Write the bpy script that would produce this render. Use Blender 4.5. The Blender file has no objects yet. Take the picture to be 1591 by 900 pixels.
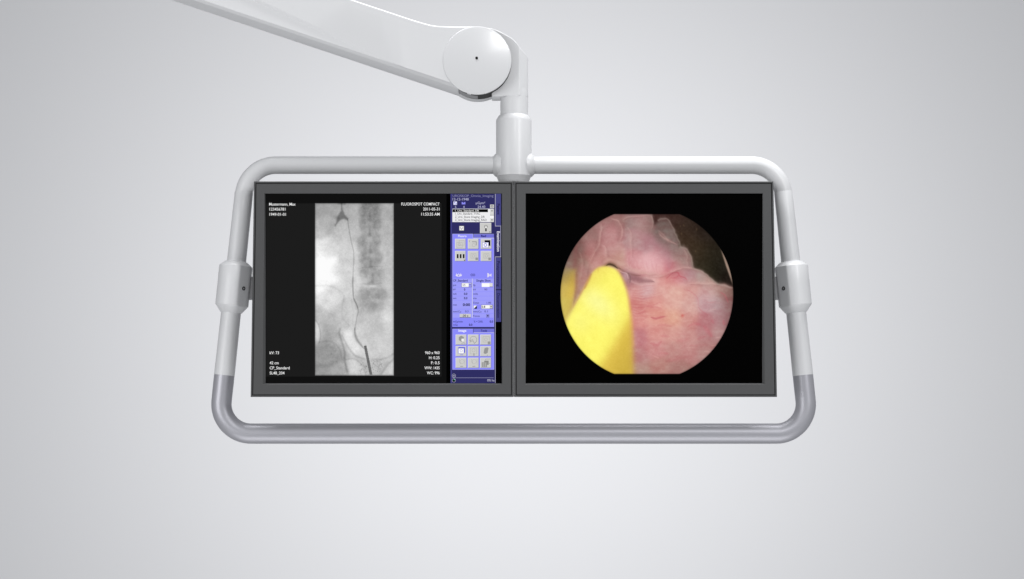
import bpy, bmesh, math, random
import numpy as np
from mathutils import Vector, Matrix

C = bpy.context.scene
col = C.collection
rng = np.random.RandomState(7)
random.seed(7)

# ------------------------------------------------------------------ camera model (reference frame 1591 x 900)
W0, H0 = 1591.0, 900.0
DIST = 3.5
PITCH = math.radians(4.5)
FPX = DIST * 1000.0
FWD = Vector((0, math.cos(PITCH), math.sin(PITCH)))
UPV = Vector((0, -math.sin(PITCH), math.cos(PITCH)))
RGT = Vector((1, 0, 0))
ORG = Vector((0, 0, 1.6))                    # the point in the middle of the picture, on the monitors' front
CAM = ORG - FWD * DIST
CX, CY = 795.5, 450.0

def ray(px, py):
    return FWD * FPX + RGT * (px - CX) + UPV * (CY - py)

def hit(px, py, p0, n):
    d = ray(px, py)
    return CAM + d * ((p0 - CAM).dot(n) / d.dot(n))

NY = Vector((0, 1, 0))
def at(px, py, Y):
    return hit(px, py, Vector((0, Y, 0)), NY)

def lin(c):
    c = np.asarray(c, float) / 255.0
    return np.where(c <= 0.04045, c / 12.92, ((c + 0.055) / 1.055) ** 2.4)

# ------------------------------------------------------------------ helpers
WLOC = {}
def tag(o, label=None, cat=None, group=None, kind=None):
    if label: o['label'] = label
    if cat: o['category'] = cat
    if group: o['group'] = group
    if kind: o['kind'] = kind
    return o

def empty(name, loc, label, cat, group=None):
    o = bpy.data.objects.new(name, None)
    o.empty_display_size = 0.05
    col.objects.link(o)
    o.location = loc
    WLOC[o] = Vector(loc)
    return tag(o, label, cat, group)

def link(name, me, mat, parent):
    o = bpy.data.objects.new(name, me)
    col.objects.link(o)
    if mat: me.materials.append(mat)
    if parent:
        o.parent = parent
        WLOC[o] = WLOC[parent].copy()
    else:
        WLOC[o] = Vector((0, 0, 0))
    return o

def mesh(name, verts, faces, mat, parent, smooth=None, bevel=0, seg=2, colors=None, fix=True):
    off = WLOC[parent] if parent else Vector((0, 0, 0))
    me = bpy.data.meshes.new(name)
    if isinstance(verts, np.ndarray):
        verts = verts - np.array(off)
        me.from_pydata(verts.tolist(), [], faces)
    else:
        me.from_pydata([tuple(Vector(v) - off) for v in verts], [], faces)
    if fix:
        bm = bmesh.new(); bm.from_mesh(me)
        bmesh.ops.remove_doubles(bm, verts=bm.verts, dist=1e-6)
        bmesh.ops.recalc_face_normals(bm, faces=bm.faces)
        bm.to_mesh(me); bm.free()
    if colors is not None:
        a = me.color_attributes.new('Col', 'FLOAT_COLOR', 'POINT')
        a.data.foreach_set('color', np.concatenate([colors, np.ones((len(colors), 1))], 1).astype(np.float32).ravel())
    if smooth is not None:
        me.polygons.foreach_set('use_smooth', [True] * len(me.polygons))
        if smooth < 180:
            me.set_sharp_from_angle(angle=math.radians(smooth))
    o = link(name, me, mat, parent)
    if bevel:
        b = o.modifiers.new('bevel', 'BEVEL')
        b.width = bevel; b.segments = seg; b.limit_method = 'ANGLE'; b.angle_limit = math.radians(28)
        b.harden_normals = True
        me.polygons.foreach_set('use_smooth', [True] * len(me.polygons))
    return o

def loft(rings, closed=True, caps=True):
    """rings: list of equal-length closed loops of points"""
    n = len(rings[0]); v = []; f = []
    for r in rings: v += [Vector(p) for p in r]
    for i in range(len(rings) - 1):
        for j in range(n):
            k = (j + 1) % n
            f.append((i * n + j, i * n + k, (i + 1) * n + k, (i + 1) * n + j))
    if caps:
        f.append(tuple(range(n))[::-1])
        m = (len(rings) - 1) * n
        f.append(tuple(range(m, m + n)))
    return v, f

def frame_of(t, ref=Vector((0, -1, 0))):
    t = t.normalized()
    a = (ref - t * ref.dot(t)).normalized()
    return a, t.cross(a).normalized()

def tube(points, radii, seg=40, caps=True, ref=Vector((0, -1, 0))):
    rings = []
    for i, p in enumerate(points):
        t = (points[min(i + 1, len(points) - 1)] - points[max(i - 1, 0)])
        a, b = frame_of(t, ref)
        rings.append([p + (a * math.cos(w) + b * math.sin(w)) * radii[i]
                      for w in [2 * math.pi * k / seg for k in range(seg)]])
    return loft(rings, caps=caps)

def lathe(origin, axis, prof, seg=64, cut=None):
    """prof: list of (distance along axis, radius)"""
    axis = axis.normalized(); a, b = frame_of(axis, Vector((0, -1, 0)) if abs(axis.y) < 0.9 else Vector((0, 0, 1)))
    rings = []
    for h, r in prof:
        ring = []
        for k in range(seg):
            w = 2 * math.pi * k / seg
            d = (a * math.cos(w) + b * math.sin(w)) * r
            if cut:
                n, lim = cut
                e = d.dot(n) - lim
                if e > 0: d = d - n * e
            ring.append(origin + axis * h + d)
        rings.append(ring)
    return loft(rings)

def box(c, sx, sy, sz, axis=None):
    v = []
    for x in (-1, 1):
        for y in (-1, 1):
            for z in (-1, 1):
                v.append(Vector((c[0] + x * sx / 2, c[1] + y * sy / 2, c[2] + z * sz / 2)))
    f = [(0, 1, 3, 2), (4, 6, 7, 5), (0, 4, 5, 1), (2, 3, 7, 6), (0, 2, 6, 4), (1, 5, 7, 3)]
    return v, f

def join(*vf):
    V = []; F = []
    for v, f in vf:
        o = len(V); V += list(v); F += [tuple(i + o for i in q) for q in f]
    return V, F

# ------------------------------------------------------------------ materials
def principled(name, color, rough=0.5, metal=0.0, spec=0.5, coat=0.0, coat_r=0.05, bump=0.0, bscale=900, var=0.0, rvar=0.0):
    m = bpy.data.materials.new(name); m.use_nodes = True
    nt = m.node_tree; b = nt.nodes['Principled BSDF']
    b.inputs['Base Color'].default_value = (*color, 1)
    b.inputs['Roughness'].default_value = rough
    b.inputs['Metallic'].default_value = metal
    b.inputs['Specular IOR Level'].default_value = spec
    b.inputs['Coat Weight'].default_value = coat
    b.inputs['Coat Roughness'].default_value = coat_r
    tc = nt.nodes.new('ShaderNodeTexCoord')
    nz = nt.nodes.new('ShaderNodeTexNoise'); nz.inputs['Scale'].default_value = bscale; nz.inputs['Detail'].default_value = 3
    nt.links.new(tc.outputs['Object'], nz.inputs['Vector'])
    if bump:
        bp = nt.nodes.new('ShaderNodeBump'); bp.inputs['Strength'].default_value = bump; bp.inputs['Distance'].default_value = 0.0004
        nt.links.new(nz.outputs['Fac'], bp.inputs['Height']); nt.links.new(bp.outputs['Normal'], b.inputs['Normal'])
    if var:
        mx = nt.nodes.new('ShaderNodeMapRange')
        mx.inputs['To Min'].default_value = 1 - var; mx.inputs['To Max'].default_value = 1 + var
        nt.links.new(nz.outputs['Fac'], mx.inputs['Value'])
        hv = nt.nodes.new('ShaderNodeHueSaturation'); hv.inputs['Color'].default_value = (*color, 1)
        nt.links.new(mx.outputs['Result'], hv.inputs['Value']); nt.links.new(hv.outputs['Color'], b.inputs['Base Color'])
    if rvar:
        n2 = nt.nodes.new('ShaderNodeTexNoise'); n2.inputs['Scale'].default_value = 14; n2.inputs['Detail'].default_value = 4
        nt.links.new(tc.outputs['Object'], n2.inputs['Vector'])
        mr = nt.nodes.new('ShaderNodeMapRange'); mr.inputs['To Min'].default_value = rough - rvar; mr.inputs['To Max'].default_value = rough + rvar
        nt.links.new(n2.outputs['Fac'], mr.inputs['Value']); nt.links.new(mr.outputs['Result'], b.inputs['Roughness'])
    return m

M = {}
M['white'] = principled('white_enamel', (0.72, 0.725, 0.74), rough=0.4, spec=0.45, coat=0.15, coat_r=0.15, bump=0.03, rvar=0.05)
M['white_arm'] = principled('white_arm_enamel', (0.72, 0.725, 0.74), rough=0.42, spec=0.45, bump=0.04, rvar=0.05)
M['cover'] = principled('white_cover_enamel', (0.72, 0.725, 0.74), rough=0.2, spec=0.5, coat=0.3, coat_r=0.1, bump=0.02)
M['silver'] = principled('silver_grip_lacquer', (0.46, 0.46, 0.5), rough=0.4, metal=0.45, bump=0.05, bscale=1500, var=0.03, rvar=0.03)
M['bezel'] = principled('dark_grey_bezel', (0.076, 0.077, 0.079), rough=0.62, spec=0.3, bump=0.1, bscale=1200, var=0.12)
M['groove'] = principled('groove_dark', (0.03, 0.03, 0.03), rough=0.7, spec=0.2)
M['dark'] = principled('black_gap', (0.012, 0.012, 0.013), rough=0.6, spec=0.2)
M['bracket'] = principled('grey_bracket', (0.26, 0.26, 0.27), rough=0.5)
M['wall'] = principled('backdrop_paint', (0.655, 0.658, 0.676), rough=0.95, spec=0.05)

def emitter():
    m = bpy.data.materials.new('lit_screen_pixels'); m.use_nodes = True
    nt = m.node_tree; b = nt.nodes['Principled BSDF']
    b.inputs['Base Color'].default_value = (0, 0, 0, 1)
    b.inputs['Roughness'].default_value = 0.35
    b.inputs['Specular IOR Level'].default_value = 0.01
    a = nt.nodes.new('ShaderNodeVertexColor'); a.layer_name = 'Col'
    nt.links.new(a.outputs['Color'], b.inputs['Emission Color'])
    b.inputs['Emission Strength'].default_value = 1.0
    return m
M['px'] = emitter()

# ------------------------------------------------------------------ setting
def grid_wall():
    Y = 6.0
    v = [(-14, Y, -7), (14, Y, -7), (14, Y, 12), (-14, Y, 12), (-14, Y + .05, -7), (14, Y + .05, -7), (14, Y + .05, 12), (-14, Y + .05, 12)]
    f = [(0, 1, 2, 3), (4, 7, 6, 5), (0, 4, 5, 1), (1, 5, 6, 2), (2, 6, 7, 3), (3, 7, 4, 0)]
    o = mesh('backdrop_wall', v, f, M['wall'], None)
    tag(o, 'plain pale grey studio backdrop behind the suspended monitors', 'backdrop', kind='structure')
grid_wall()

# ------------------------------------------------------------------ support arm (spring arm coming down from upper left)
YC = 0.070                                   # depth of the axis of stem, hub and handle frame
arm = empty('support_arm', at(741, 93, YC), 'glossy white tapered arm slanting in from the upper left down to a round joint', 'support arm')
DA = 0.044
def arm_station(x, top, crease, band, low):
    P = lambda y, dy: at(x, y, YC + dy)
    dep = min(1.0, max(0.0, (band - crease - 1.0) / 14.0))
    fr = [P(top, -DA + 0.010), P(top + 1.3, -DA), P(crease, -DA), P(crease + 0.4 * min(14, band - crease), -DA + 0.0026 * dep), P(band, -DA + 0.0012),
          P(band + (low - band) * 0.55, -DA + 0.007), P(low, -DA + 0.0245)]
    bk = [Vector((p.x, 2 * YC - p.y, p.z)) for p in fr][::-1]
    bk[0] = Vector((fr[-1].x, YC + 0.006, fr[-1].z))
    return fr + bk
BL = lambda x: 1 + (x - 271) * 0.3333 - 6.2          # lower front edge of the underside
BD = lambda x: 129 + (x - 700) * 0.3345
def crease(x): return min(6 + (x - 415) * 0.465, BD(x) - 0.8)
def topy(x):
    if x < 640: return (x - 548) * 0.333
    pts = [(640, 30.6), (655, 35.2), (668, 38.8), (680, 40.6), (695, 41.3), (710, 41.6), (741, 41.6)]
    for (a, b), (c, d) in zip(pts, pts[1:]):
        if a <= x <= c: return b + (d - b) * (x - a) / (c - a)
    return 41.6
def lowy(x, y, r=52.0):
    return y if x < 712.5 else min(y, 93.5 + math.sqrt(r * r - (x - 741) ** 2))
xs = [-120, 0, 120, 240, 330, 415, 480, 540, 590, 618, 632, 645, 655, 662, 668, 674, 680, 687, 695, 703, 708, 712, 713.5, 715, 718, 722, 727, 733, 741]
rings = [arm_station(x, topy(x), max(min(crease(x), lowy(x, 999, 48) - 4), topy(x) + 4), lowy(x, BD(x), 48), lowy(x, BL(x), 51)) for x in xs]
v, f = loft(rings)
o = mesh('arm_body', v, f, M['white_arm'], arm, bevel=0.0014, seg=3)
# end drum of the arm
def cyl_y(cx, cy, rpx, y0, y1, seg=96, bev=0.0, refY=None):
    c = at(cx, cy, refY if refY is not None else (y0 + y1) / 2)
    e = at(cx + rpx, cy, refY if refY is not None else (y0 + y1) / 2)
    r = (e - c).length
    c = Vector((c.x, 0, c.z))
    prof = [(y0, r - bev), (y0 + bev, r), (y1 - bev, r), (y1, r - bev)] if bev else [(y0, r), (y1, r)]
    return lathe(c, Vector((0, 1, 0)), prof, seg)
def cyl_part(name, mat, args, smooth=35, parent=arm, **k):
    v, f = cyl_y(*args, **k)
    return mesh(name, v, f, mat, parent, smooth=smooth)
yf = YC - DA
cyl_part('end_drum', M['white_arm'], (741, 93.5, 51.4, yf + 0.001, YC + DA), bev=0.002, refY=yf)
# round cover plate with a small centre hole
cc = at(741.3, 93.4, yf - 0.004); rr = (at(741.3 + 53.2, 93.4, yf - 0.004) - cc).length
R = rr
prof = [(yf + 0.004, R), (yf - 0.0010, R), (yf - 0.0013, R - 0.0002), (yf - 0.0016, R - 0.0007)]
for q in (.96, .9, .82, .72, .6, .46, .3, .15): prof.append((yf - 0.0016 - 0.0024 * (1 - q * q), R * q))
prof += [(yf - 0.0040, 0.0022), (yf - 0.003, 0.0021)]
v, f = lathe(Vector((cc.x, 0, cc.z)), Vector((0, 1, 0)), prof, 128)
cover = mesh('joint_cover', v, f, M['cover'], arm, smooth=18)
v, f = lathe(Vector((at(740.6, 91, yf).x, 0, at(740.6, 91, yf).z)), Vector((0, 1, 0)), [(yf - 0.0044, 0.0015), (yf - 0.0042, 0.0022), (yf - 0.003, 0.0022)], 32)
mesh('centre_hole', v, f, M['dark'], cover, smooth=40)
cyl_part('joint_gap_shade', M['dark'], (742.3, 94.0, 52.2, yf + 0.001, YC + 0.030), refY=yf)  # solid black drum standing in for the shadow gap around the cover
# lower guard ring: bright arcs that leave dark slots under the cover
def arc_ring(name, mat, a0, a1, ri, ro, y0, y1, parent=arm, n=40):
    c = at(741.3, 94.0, yf)
    rg = []
    for k in range(n + 1):
        w = math.radians(a0 + (a1 - a0) * k / n)
        d = Vector((math.cos(w), 0, math.sin(w)))
        c0 = Vector((c.x, 0, c.z))
        rg.append([c0 + d * ri + NY * y0, c0 + d * ro + NY * y0, c0 + d * ro + NY * y1, c0 + d * ri + NY * y1])
    v, f = loft(rg)
    return mesh(name, v, f, mat, parent, bevel=0.0008)
arc_ring('guard_ring', M['bracket'], 226, 300, 0.048, 0.0530, YC - 0.024, YC + 0.008)
arc_ring('guard_ring', M['white_arm'], 218, 300, 0.048, 0.0535, YC + 0.011, YC + 0.036)
arc_ring('guard_tab', M['white_arm'], 252, 286, 0.048, 0.0528, YC - 0.037, YC - 0.0245)

# ------------------------------------------------------------------ carrier: knuckle, stem, hub, handle frame
carrier = empty('handle_frame', at(798, 270, YC), 'rounded white tubular frame with silver lower grip hanging from the arm around both monitors', 'handle frame')
# knuckle plate
def kn(x, top, bot, hd):
    P = lambda y, s: at(x, y, YC - 0.020)
    a = P(top, 0); b = P(bot, 0)
    return [Vector((a.x, YC - hd, a.z)), Vector((b.x, YC - hd, b.z)), Vector((b.x, YC + hd, b.z)), Vector((a.x, YC + hd, a.z))]
st = [(745, 43, 120, .0224), (763.5, 44.5, 132, .0224), (764, 44.8, 150.5, .0224), (772, 47.5, 150.5, .0224), (780, 51.2, 150.0, .0224), (789, 56.2, 149, .0224), (796, 60.6, 149, .0224),
      (802, 66.4, 149, .0224), (807.0, 73.3, 149, .0222), (813, 79.5, 149, .0165), (818, 84.6, 149, .0115), (820.6, 88.5, 149, .006)]
v, f = loft([kn(*s) for s in st])
mesh('knuckle', v, f, M['white_arm'], carrier, bevel=0.0012, seg=3)
# stem
sc = at(799, 160, YC)
zz = lambda y: at(799, y, YC).z
v, f = lathe(Vector((sc.x, YC, 0)), Vector((0, 0, 1)), [(zz(185), .0221), (zz(150), .0222), (zz(142), .0222), (zz(138), .0216)], 72)
mesh('stem', v, f, M['white_arm'], carrier, smooth=40)
# hub sleeve
hc = at(798.3, 230, YC)
v, f = lathe(Vector((hc.x, YC, 0)), Vector((0, 0, 1)),
             [(zz(284.5), .012), (zz(284), .0235), (zz(275.5), .0272), (zz(274.3), .0283), (zz(188.5), .0283), (zz(186.5), .0279), (zz(181), .0245), (zz(179.6), .0232), (zz(179.4), .0215)], 80)
hub = mesh('hub_sleeve', v, f, M['white'], carrier, smooth=32)
for s in (-1, 1):
    y = 257
    c = at(798.3, y, YC)
    v, f = lathe(c, Vector((s, 0, 0)), [(.020, .0215), (.0262, .0200), (.0295, .0178), (.0325, .0148), (.0328, .0140)], 64)
    mesh('side_flange', v, f, M['white'], carrier, smooth=32)

# tube centreline in pixels -> world (frame plane at depth YC)
def fillet(A, B, Cp, R, n=22):
    A, B, Cp = map(Vector, (A, B, Cp))
    u = (A - B).normalized(); w = (Cp - B).normalized()
    ang = u.angle(w); t = R / math.tan(ang / 2)
    p0 = B + u * t; p1 = B + w * t
    ce = B + (u + w).normalized() * (R / math.sin(ang / 2))
    a0 = math.atan2((p0 - ce).y, (p0 - ce).x); a1 = math.atan2((p1 - ce).y, (p1 - ce).x)
    d = (a1 - a0 + math.pi) % (2 * math.pi) - math.pi
    return [(ce.x + R * math.cos(a0 + d * k / n), ce.y + R * math.sin(a0 + d * k / n)) for k in range(n + 1)]
YT, YB = 256.9, 673.9
xl = lambda y: 379.5 - 0.1073 * (y - 295)
MX = 798.0
def mir(pts): return [(2 * MX - x, y) for x, y in pts]
def W(pts): return [at(x, y, YC) for x, y in pts]
# upper tube: from the seam at y=299 over the top
cornerT = (xl(YT), YT); cornerB = (xl(YB), YB)
leftT = [(xl(302), 302)] + fillet((xl(400), 400), cornerT, (800, YT), 50)
pts = leftT + [(600, YT), (798, YT), (996, YT)] + mir(leftT)[::-1]
mesh('top_tube', *tube(W(pts), [.0140] * len(pts), 48), M['white'], carrier, smooth=60)
def kr(y): return 0.0145 + (y - 299) / (583 - 299) * 0.0018
for s in (0, 1):
    p = [(xl(y), y) for y in (298.4, 299, 340, 400, 445, 490, 540, 583.3)]
    r = [.0142, kr(299)] + [kr(y) for y in (340, 400, 445, 490, 540, 583.3)]
    if s: p = mir(p)
    mesh('side_tube', *tube(W(p), r, 48), M['white'], carrier, smooth=40)
leftB = [(xl(583), 583), (xl(600), 600)] + fillet((xl(500), 500), cornerB, (800, YB), 46)
pts = leftB + [(600, YB), (798, YB), (996, YB)] + mir(leftB)[::-1]
v, f = tube(W(pts), [.01612] * 2 + [.0160] * (len(pts) - 4) + [.01612] * 2, 48)
mesh('grip', v, f, M['silver'], carrier, smooth=60)

# clamp collars
for s in (-1, 1):
    X = lambda y: (xl(y) if s < 0 else 2 * MX - xl(y))
    top, bot = at(X(406.5), 406.5, YC), at(X(486), 486, YC)
    ax = (top - bot); L = ax.length; ax.normalize()
    hh = lambda y: L * (486 - y) / 79.5
    n = Vector((-s * math.cos(math.radians(42)), -math.sin(math.radians(42)), 0))
    n = (n - ax * n.dot(ax)).normalized()
    v, f = lathe(bot, ax, [(hh(486), .0163), (hh(485.6), .0172), (hh(476), .0250), (hh(474.6), .0262), (hh(440), .0263), (hh(415), .0264), (hh(413.6), .0258), (hh(407), .0176), (hh(406.4), .0150)], 96,
                 cut=(n, .0240))
    clamp = mesh('clamp_collar', v, f, M['white'], carrier, smooth=28)
    # screw in the flat
    m = bot + ax * hh(448) + n * 0.0241
    v, f = lathe(m - n * 0.004, n, [(0, .0032), (.0042, .0032), (.0046, .0028), (.0046, .0016), (.002, .0014)], 24)
    mesh('clamp_screw', v, f, M['dark'], clamp, smooth=40)
    # bracket between collar and monitor side
    c0 = at(390.5 if s < 0 else 1205.5, 448, YC)
    v, f = box((c0.x - s * 0.001, YC + 0.003, c0.z), 0.020, 0.016, 0.036)
    mesh('mount_bracket', v, f, M['bracket'], carrier, bevel=0.001)

# ------------------------------------------------------------------ monitors
LEAN = math.radians(3.9)
NM = Vector((0, -math.cos(LEAN), math.sin(LEAN)))          # front normal of both monitors
P0 = at(798, 617, 0.0)
def mp(px, py, d=0.0):                                     # d: metres behind the front plane
    return hit(px, py, P0 - NM * d, NM)
def lerp(a, b, t): return (a[0] + (b[0] - a[0]) * t, a[1] + (b[1] - a[1]) * t)
def inset(q, m):
    (x0, y0), (x1, y1), (x2, y2), (x3, y3) = q             # TL TR BR BL
    return [(x0 + m, y0 + m), (x1 - m, y1 + m), (x2 - m, y2 - m), (x3 + m, y3 - m)]

def make_monitor(label, outer, opening, screen, loc):
    root = empty('monitor', loc, label, 'monitor', 'pair of flat monitors side by side in the frame')
    L = lambda q, d: [mp(x, y, d) for x, y in q]
    rings = [L(inset(outer, 0.9), 0.010), L(outer, 0.004), L(outer, 0.0008), L(inset(outer, 0.7), 0.0), L(inset(outer, 2.1), 0.0), L(inset(outer, 2.5), .0016)]
    v, f = loft(rings, caps=False)
    mesh('outer_rim', v, f, M['bezel'], root)
    v, f = loft([L(inset(outer, 2.5), .0016), L(inset(outer, 3.5), .0016)], caps=False)
    v2, f2 = loft([L(inset(outer, 3.5), .0016), L(inset(outer, 3.9), 0.0003)], caps=False)
    mesh('rim_groove', *join((v, f), (v2, f2)), M['groove'], root)
    v, f = loft([L(inset(outer, 3.9), 0.0003), L(inset(opening, -0.4), 0.0003), L(opening, 0.0007), L(screen, 0.0055)], caps=False)
    mesh('bezel', v, f, M['bezel'], root)
    # housing behind
    q = inset(outer, 3.2)
    q0 = L(q, 0.010); q1 = [p - NM * 0.030 for p in q0]
    cen = sum(q1, Vector()) / 4
    q2 = [cen + (p - cen) * 0.90 - NM * 0.014 for p in q1]
    v, f = loft([q0, q1, q2])
    f = f[1:] if False else f
    mesh('housing', v, f, M['bezel'], root, bevel=0.0015)
    return root

SD = 0.0055
class Painter:
    """collects flat coloured pieces on the screen plane; one mesh"""
    def __init__(self): self.v = []; self.f = []; self.c = []
    def poly(self, pts, rgb, z=0):
        o = len(self.v); cc = lin(rgb)
        for x, y in pts:
            self.v.append(mp(x, y, SD - 0.00004 - z * 0.00003)); self.c.append(cc)
        self.f.append(tuple(range(o, o + len(pts))))
    def rect(self, x0, y0, x1, y1, rgb, z=0):
        self.poly([(x0, y0), (x1, y0), (x1, y1), (x0, y1)], rgb, z)
    def frame(self, x0, y0, x1, y1, t, rgb, z):
        self.rect(x0, y0, x1, y0 + t, rgb, z); self.rect(x0, y1 - t, x1, y1, rgb, z)
        self.rect(x0, y0 + t, x0 + t, y1 - t, rgb, z); self.rect(x1 - t, y0 + t, x1, y1 - t, rgb, z)
    def disc(self, x, y, r, rgb, z, n=18, ry=None):
        self.poly([(x + r * math.cos(2 * math.pi * k / n), y + (ry or r) * math.sin(2 * math.pi * k / n)) for k in range(n)], rgb, z)
    def ring(self, x, y, r, t, rgb, z, n=20, a0=0, a1=360):
        for k in range(n):
            a = math.radians(a0 + (a1 - a0) * k / n); b = math.radians(a0 + (a1 - a0) * (k + 1) / n)
            self.poly([(x + r * math.cos(a), y + r * math.sin(a)), (x + r * math.cos(b), y + r * math.sin(b)),
                       (x + (r - t) * math.cos(b), y + (r - t) * math.sin(b)), (x + (r - t) * math.cos(a), y + (r - t) * math.sin(a))], rgb, z)
    def line(self, pts, w, rgb, z):
        for (x0, y0), (x1, y1) in zip(pts, pts[1:]):
            l = math.hypot(x1 - x0, y1 - y0) or 1; nx, ny = -(y1 - y0) / l * w / 2, (x1 - x0) / l * w / 2
            self.poly([(x0 + nx, y0 + ny), (x1 + nx, y1 + ny), (x1 - nx, y1 - ny), (x0 - nx, y0 - ny)], rgb, z)
    def text(self, s, x, y, h, rgb, z=6, width=None, align='L', bold=0.012, rot=0):
        """y: middle of the capitals; h: cap height; rot=1: reads downwards (x is the middle, y the start)"""
        vs, fs, x0, x1 = glyphs(s, bold)
        k = h / CAP
        kx = (width / (x1 - x0)) if width else k
        w = (x1 - x0) * kx
        ox = {'L': 0, 'R': -w, 'C': -w / 2}[align]
        o = len(self.v); cc = lin(rgb)
        for a, b in vs:
            u = ox + (a - x0) * kx; t = (CAP / 2 - b) * k
            X, Y = (x + u, y + t) if not rot else (x - t, y + u)
            self.v.append(mp(X, Y, SD - 0.00004 - z * 0.00003)); self.c.append(cc)
        self.f += [tuple(i + o for i in q) for q in fs]
    def build(self, name, parent):
        return mesh(name, self.v, self.f, M['px'], parent, colors=np.array(self.c), fix=False)

_g = {}
def glyphs(s, bold):
    key = (s, bold)
    if key not in _g:
        cu = bpy.data.curves.new('t', 'FONT'); cu.body = s; cu.size = 1; cu.offset = bold; cu.resolution_u = 3
        ob = bpy.data.objects.new('t', cu); col.objects.link(ob)
        dg = bpy.context.evaluated_depsgraph_get()
        me = bpy.data.meshes.new_from_object(ob.evaluated_get(dg))
        vs = [(p.co.x, p.co.y) for p in me.vertices]; fs = [tuple(p.vertices) for p in me.polygons]
        bpy.data.objects.remove(ob); bpy.data.curves.remove(cu); bpy.data.meshes.remove(me)
        xs_ = [a for a, b in vs]
        _g[key] = (vs, fs, min(xs_), max(xs_), max(b for a, b in vs))
    return _g[key][:4]
glyphs('H', 0.0); CAP = _g[('H', 0.0)][4]

def smooth_noise(U, V, scale, seed):
    r = np.random.RandomState(seed); g = r.rand(96, 96)
    a = (U / scale) % 95; b = (V / scale) % 95
    i = np.floor(a).astype(int); j = np.floor(b).astype(int); fa = a - i; fb = b - j
    fa = fa * fa * (3 - 2 * fa); fb = fb * fb * (3 - 2 * fb)
    return ((g[j, i] * (1 - fa) + g[j, i + 1] * fa) * (1 - fb) + (g[j + 1, i] * (1 - fa) + g[j + 1, i + 1] * fa) * fb) - 0.5
def rbf(U, V, cps, sig):
    num = 0; den = 1e-12
    for c in cps:
        w = np.exp(-((U - c[0]) ** 2 + (V - c[1]) ** 2) / (2 * sig * sig)) + 1e-9
        num = num + w[..., None] * np.atleast_1d(np.array(c[2], float)); den = den + w
    return num / den[..., None]
def seg_dist(U, V, pts):
    """distance to polyline and fraction along it"""
    best = np.full(U.shape, 1e9); par = np.zeros(U.shape)
    n = len(pts) - 1
    for i in range(n):
        (x0, y0), (x1, y1) = pts[i], pts[i + 1]
        dx, dy = x1 - x0, y1 - y0; L = dx * dx + dy * dy + 1e-9
        t = np.clip(((U - x0) * dx + (V - y0) * dy) / L, 0, 1)
        d = np.hypot(U - x0 - t * dx, V - y0 - t * dy)
        m = d < best; best = np.where(m, d, best); par = np.where(m, (i + t) / n, par)
    return best, par
def spline(pts, n=8):
    out = []
    P = [pts[0]] + list(pts) + [pts[-1]]
    for i in range(1, len(P) - 2):
        p0, p1, p2, p3 = map(np.array, (P[i - 1], P[i], P[i + 1], P[i + 2]))
        for k in range(n):
            t = k / n
            out.append(tuple(0.5 * (2 * p1 + (p2 - p0) * t + (2 * p0 - 5 * p1 + 4 * p2 - p3) * t * t + (3 * p1 - p0 - 3 * p2 + p3) * t ** 3)))
    out.append(tuple(pts[-1])); return out
def stroke(U, V, pts, w, taper=False, sp=True):
    d, t = seg_dist(U, V, spline(pts) if sp else pts)
    ww = w * (np.sin(np.pi * np.clip(t, .02, .98)) ** .5) if taper else w
    return np.exp(-(d / ww) ** 2)
def inside(U, V, poly):
    r = np.zeros(U.shape, bool); n = len(poly)
    for i in range(n):
        (x0, y0), (x1, y1) = poly[i], poly[(i + 1) % n]
        if y0 == y1: continue
        c = ((y0 > V) != (y1 > V)) & (U < (x1 - x0) * (V - y0) / (y1 - y0) + x0)
        r ^= c
    return r
def softpoly(U, V, poly, s):
    d, _ = seg_dist(U, V, list(poly) + [poly[0]])
    sd = np.where(inside(U, V, poly), d, -d)
    return 1 / (1 + np.exp(-np.clip(sd / s, -30, 30)))

def pixel_grid(name, PX, PY, RGB, parent, z=3):
    h, w = PX.shape
    n = P0 - NM * (SD - 0.00004 - z * 0.00003)
    d = np.array(FWD)[None] * FPX + np.array(RGT)[None] * (PX.ravel() - CX)[:, None] + np.array(UPV)[None] * (CY - PY.ravel())[:, None]
    t = (n - CAM).dot(NM) / (d @ np.array(NM))
    V = np.array(CAM)[None] + d * t[:, None]
    idx = np.arange(h * w).reshape(h, w)
    F = np.stack([idx[:-1, :-1], idx[1:, :-1], idx[1:, 1:], idx[:-1, 1:]], -1).reshape(-1, 4).tolist()
    return mesh(name, V, F, M['px'], parent, colors=lin(np.clip(RGB, 0, 255)).reshape(-1, 3), fix=False)

# ---------- left monitor
outL = [(394.6, 282), (797.4, 282), (797.8, 617), (389.5, 617)]
opL = [(411.2, 300.8), (779.9, 300.8), (780.2, 597.4), (408.6, 597.4)]
scL = [(412.4, 301.2), (779.4, 301.2), (779.6, 595.8), (412.7, 595.8)]
locL = at(593, 617, 0.0) - NM * 0.02
monL = make_monitor('left monitor showing a grey x-ray picture beside a blue control menu', outL, opL, scL, locL)
def screen_base(q, rgb, root):
    P = [mp(x, y, SD) for x, y in q]
    o = mesh('screen', P, [(0, 3, 2, 1)], M['px'], root, colors=np.array([lin(rgb)] * 4), fix=False)
    return o
scr = screen_base(scL, (16, 16, 16), monL)

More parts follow.
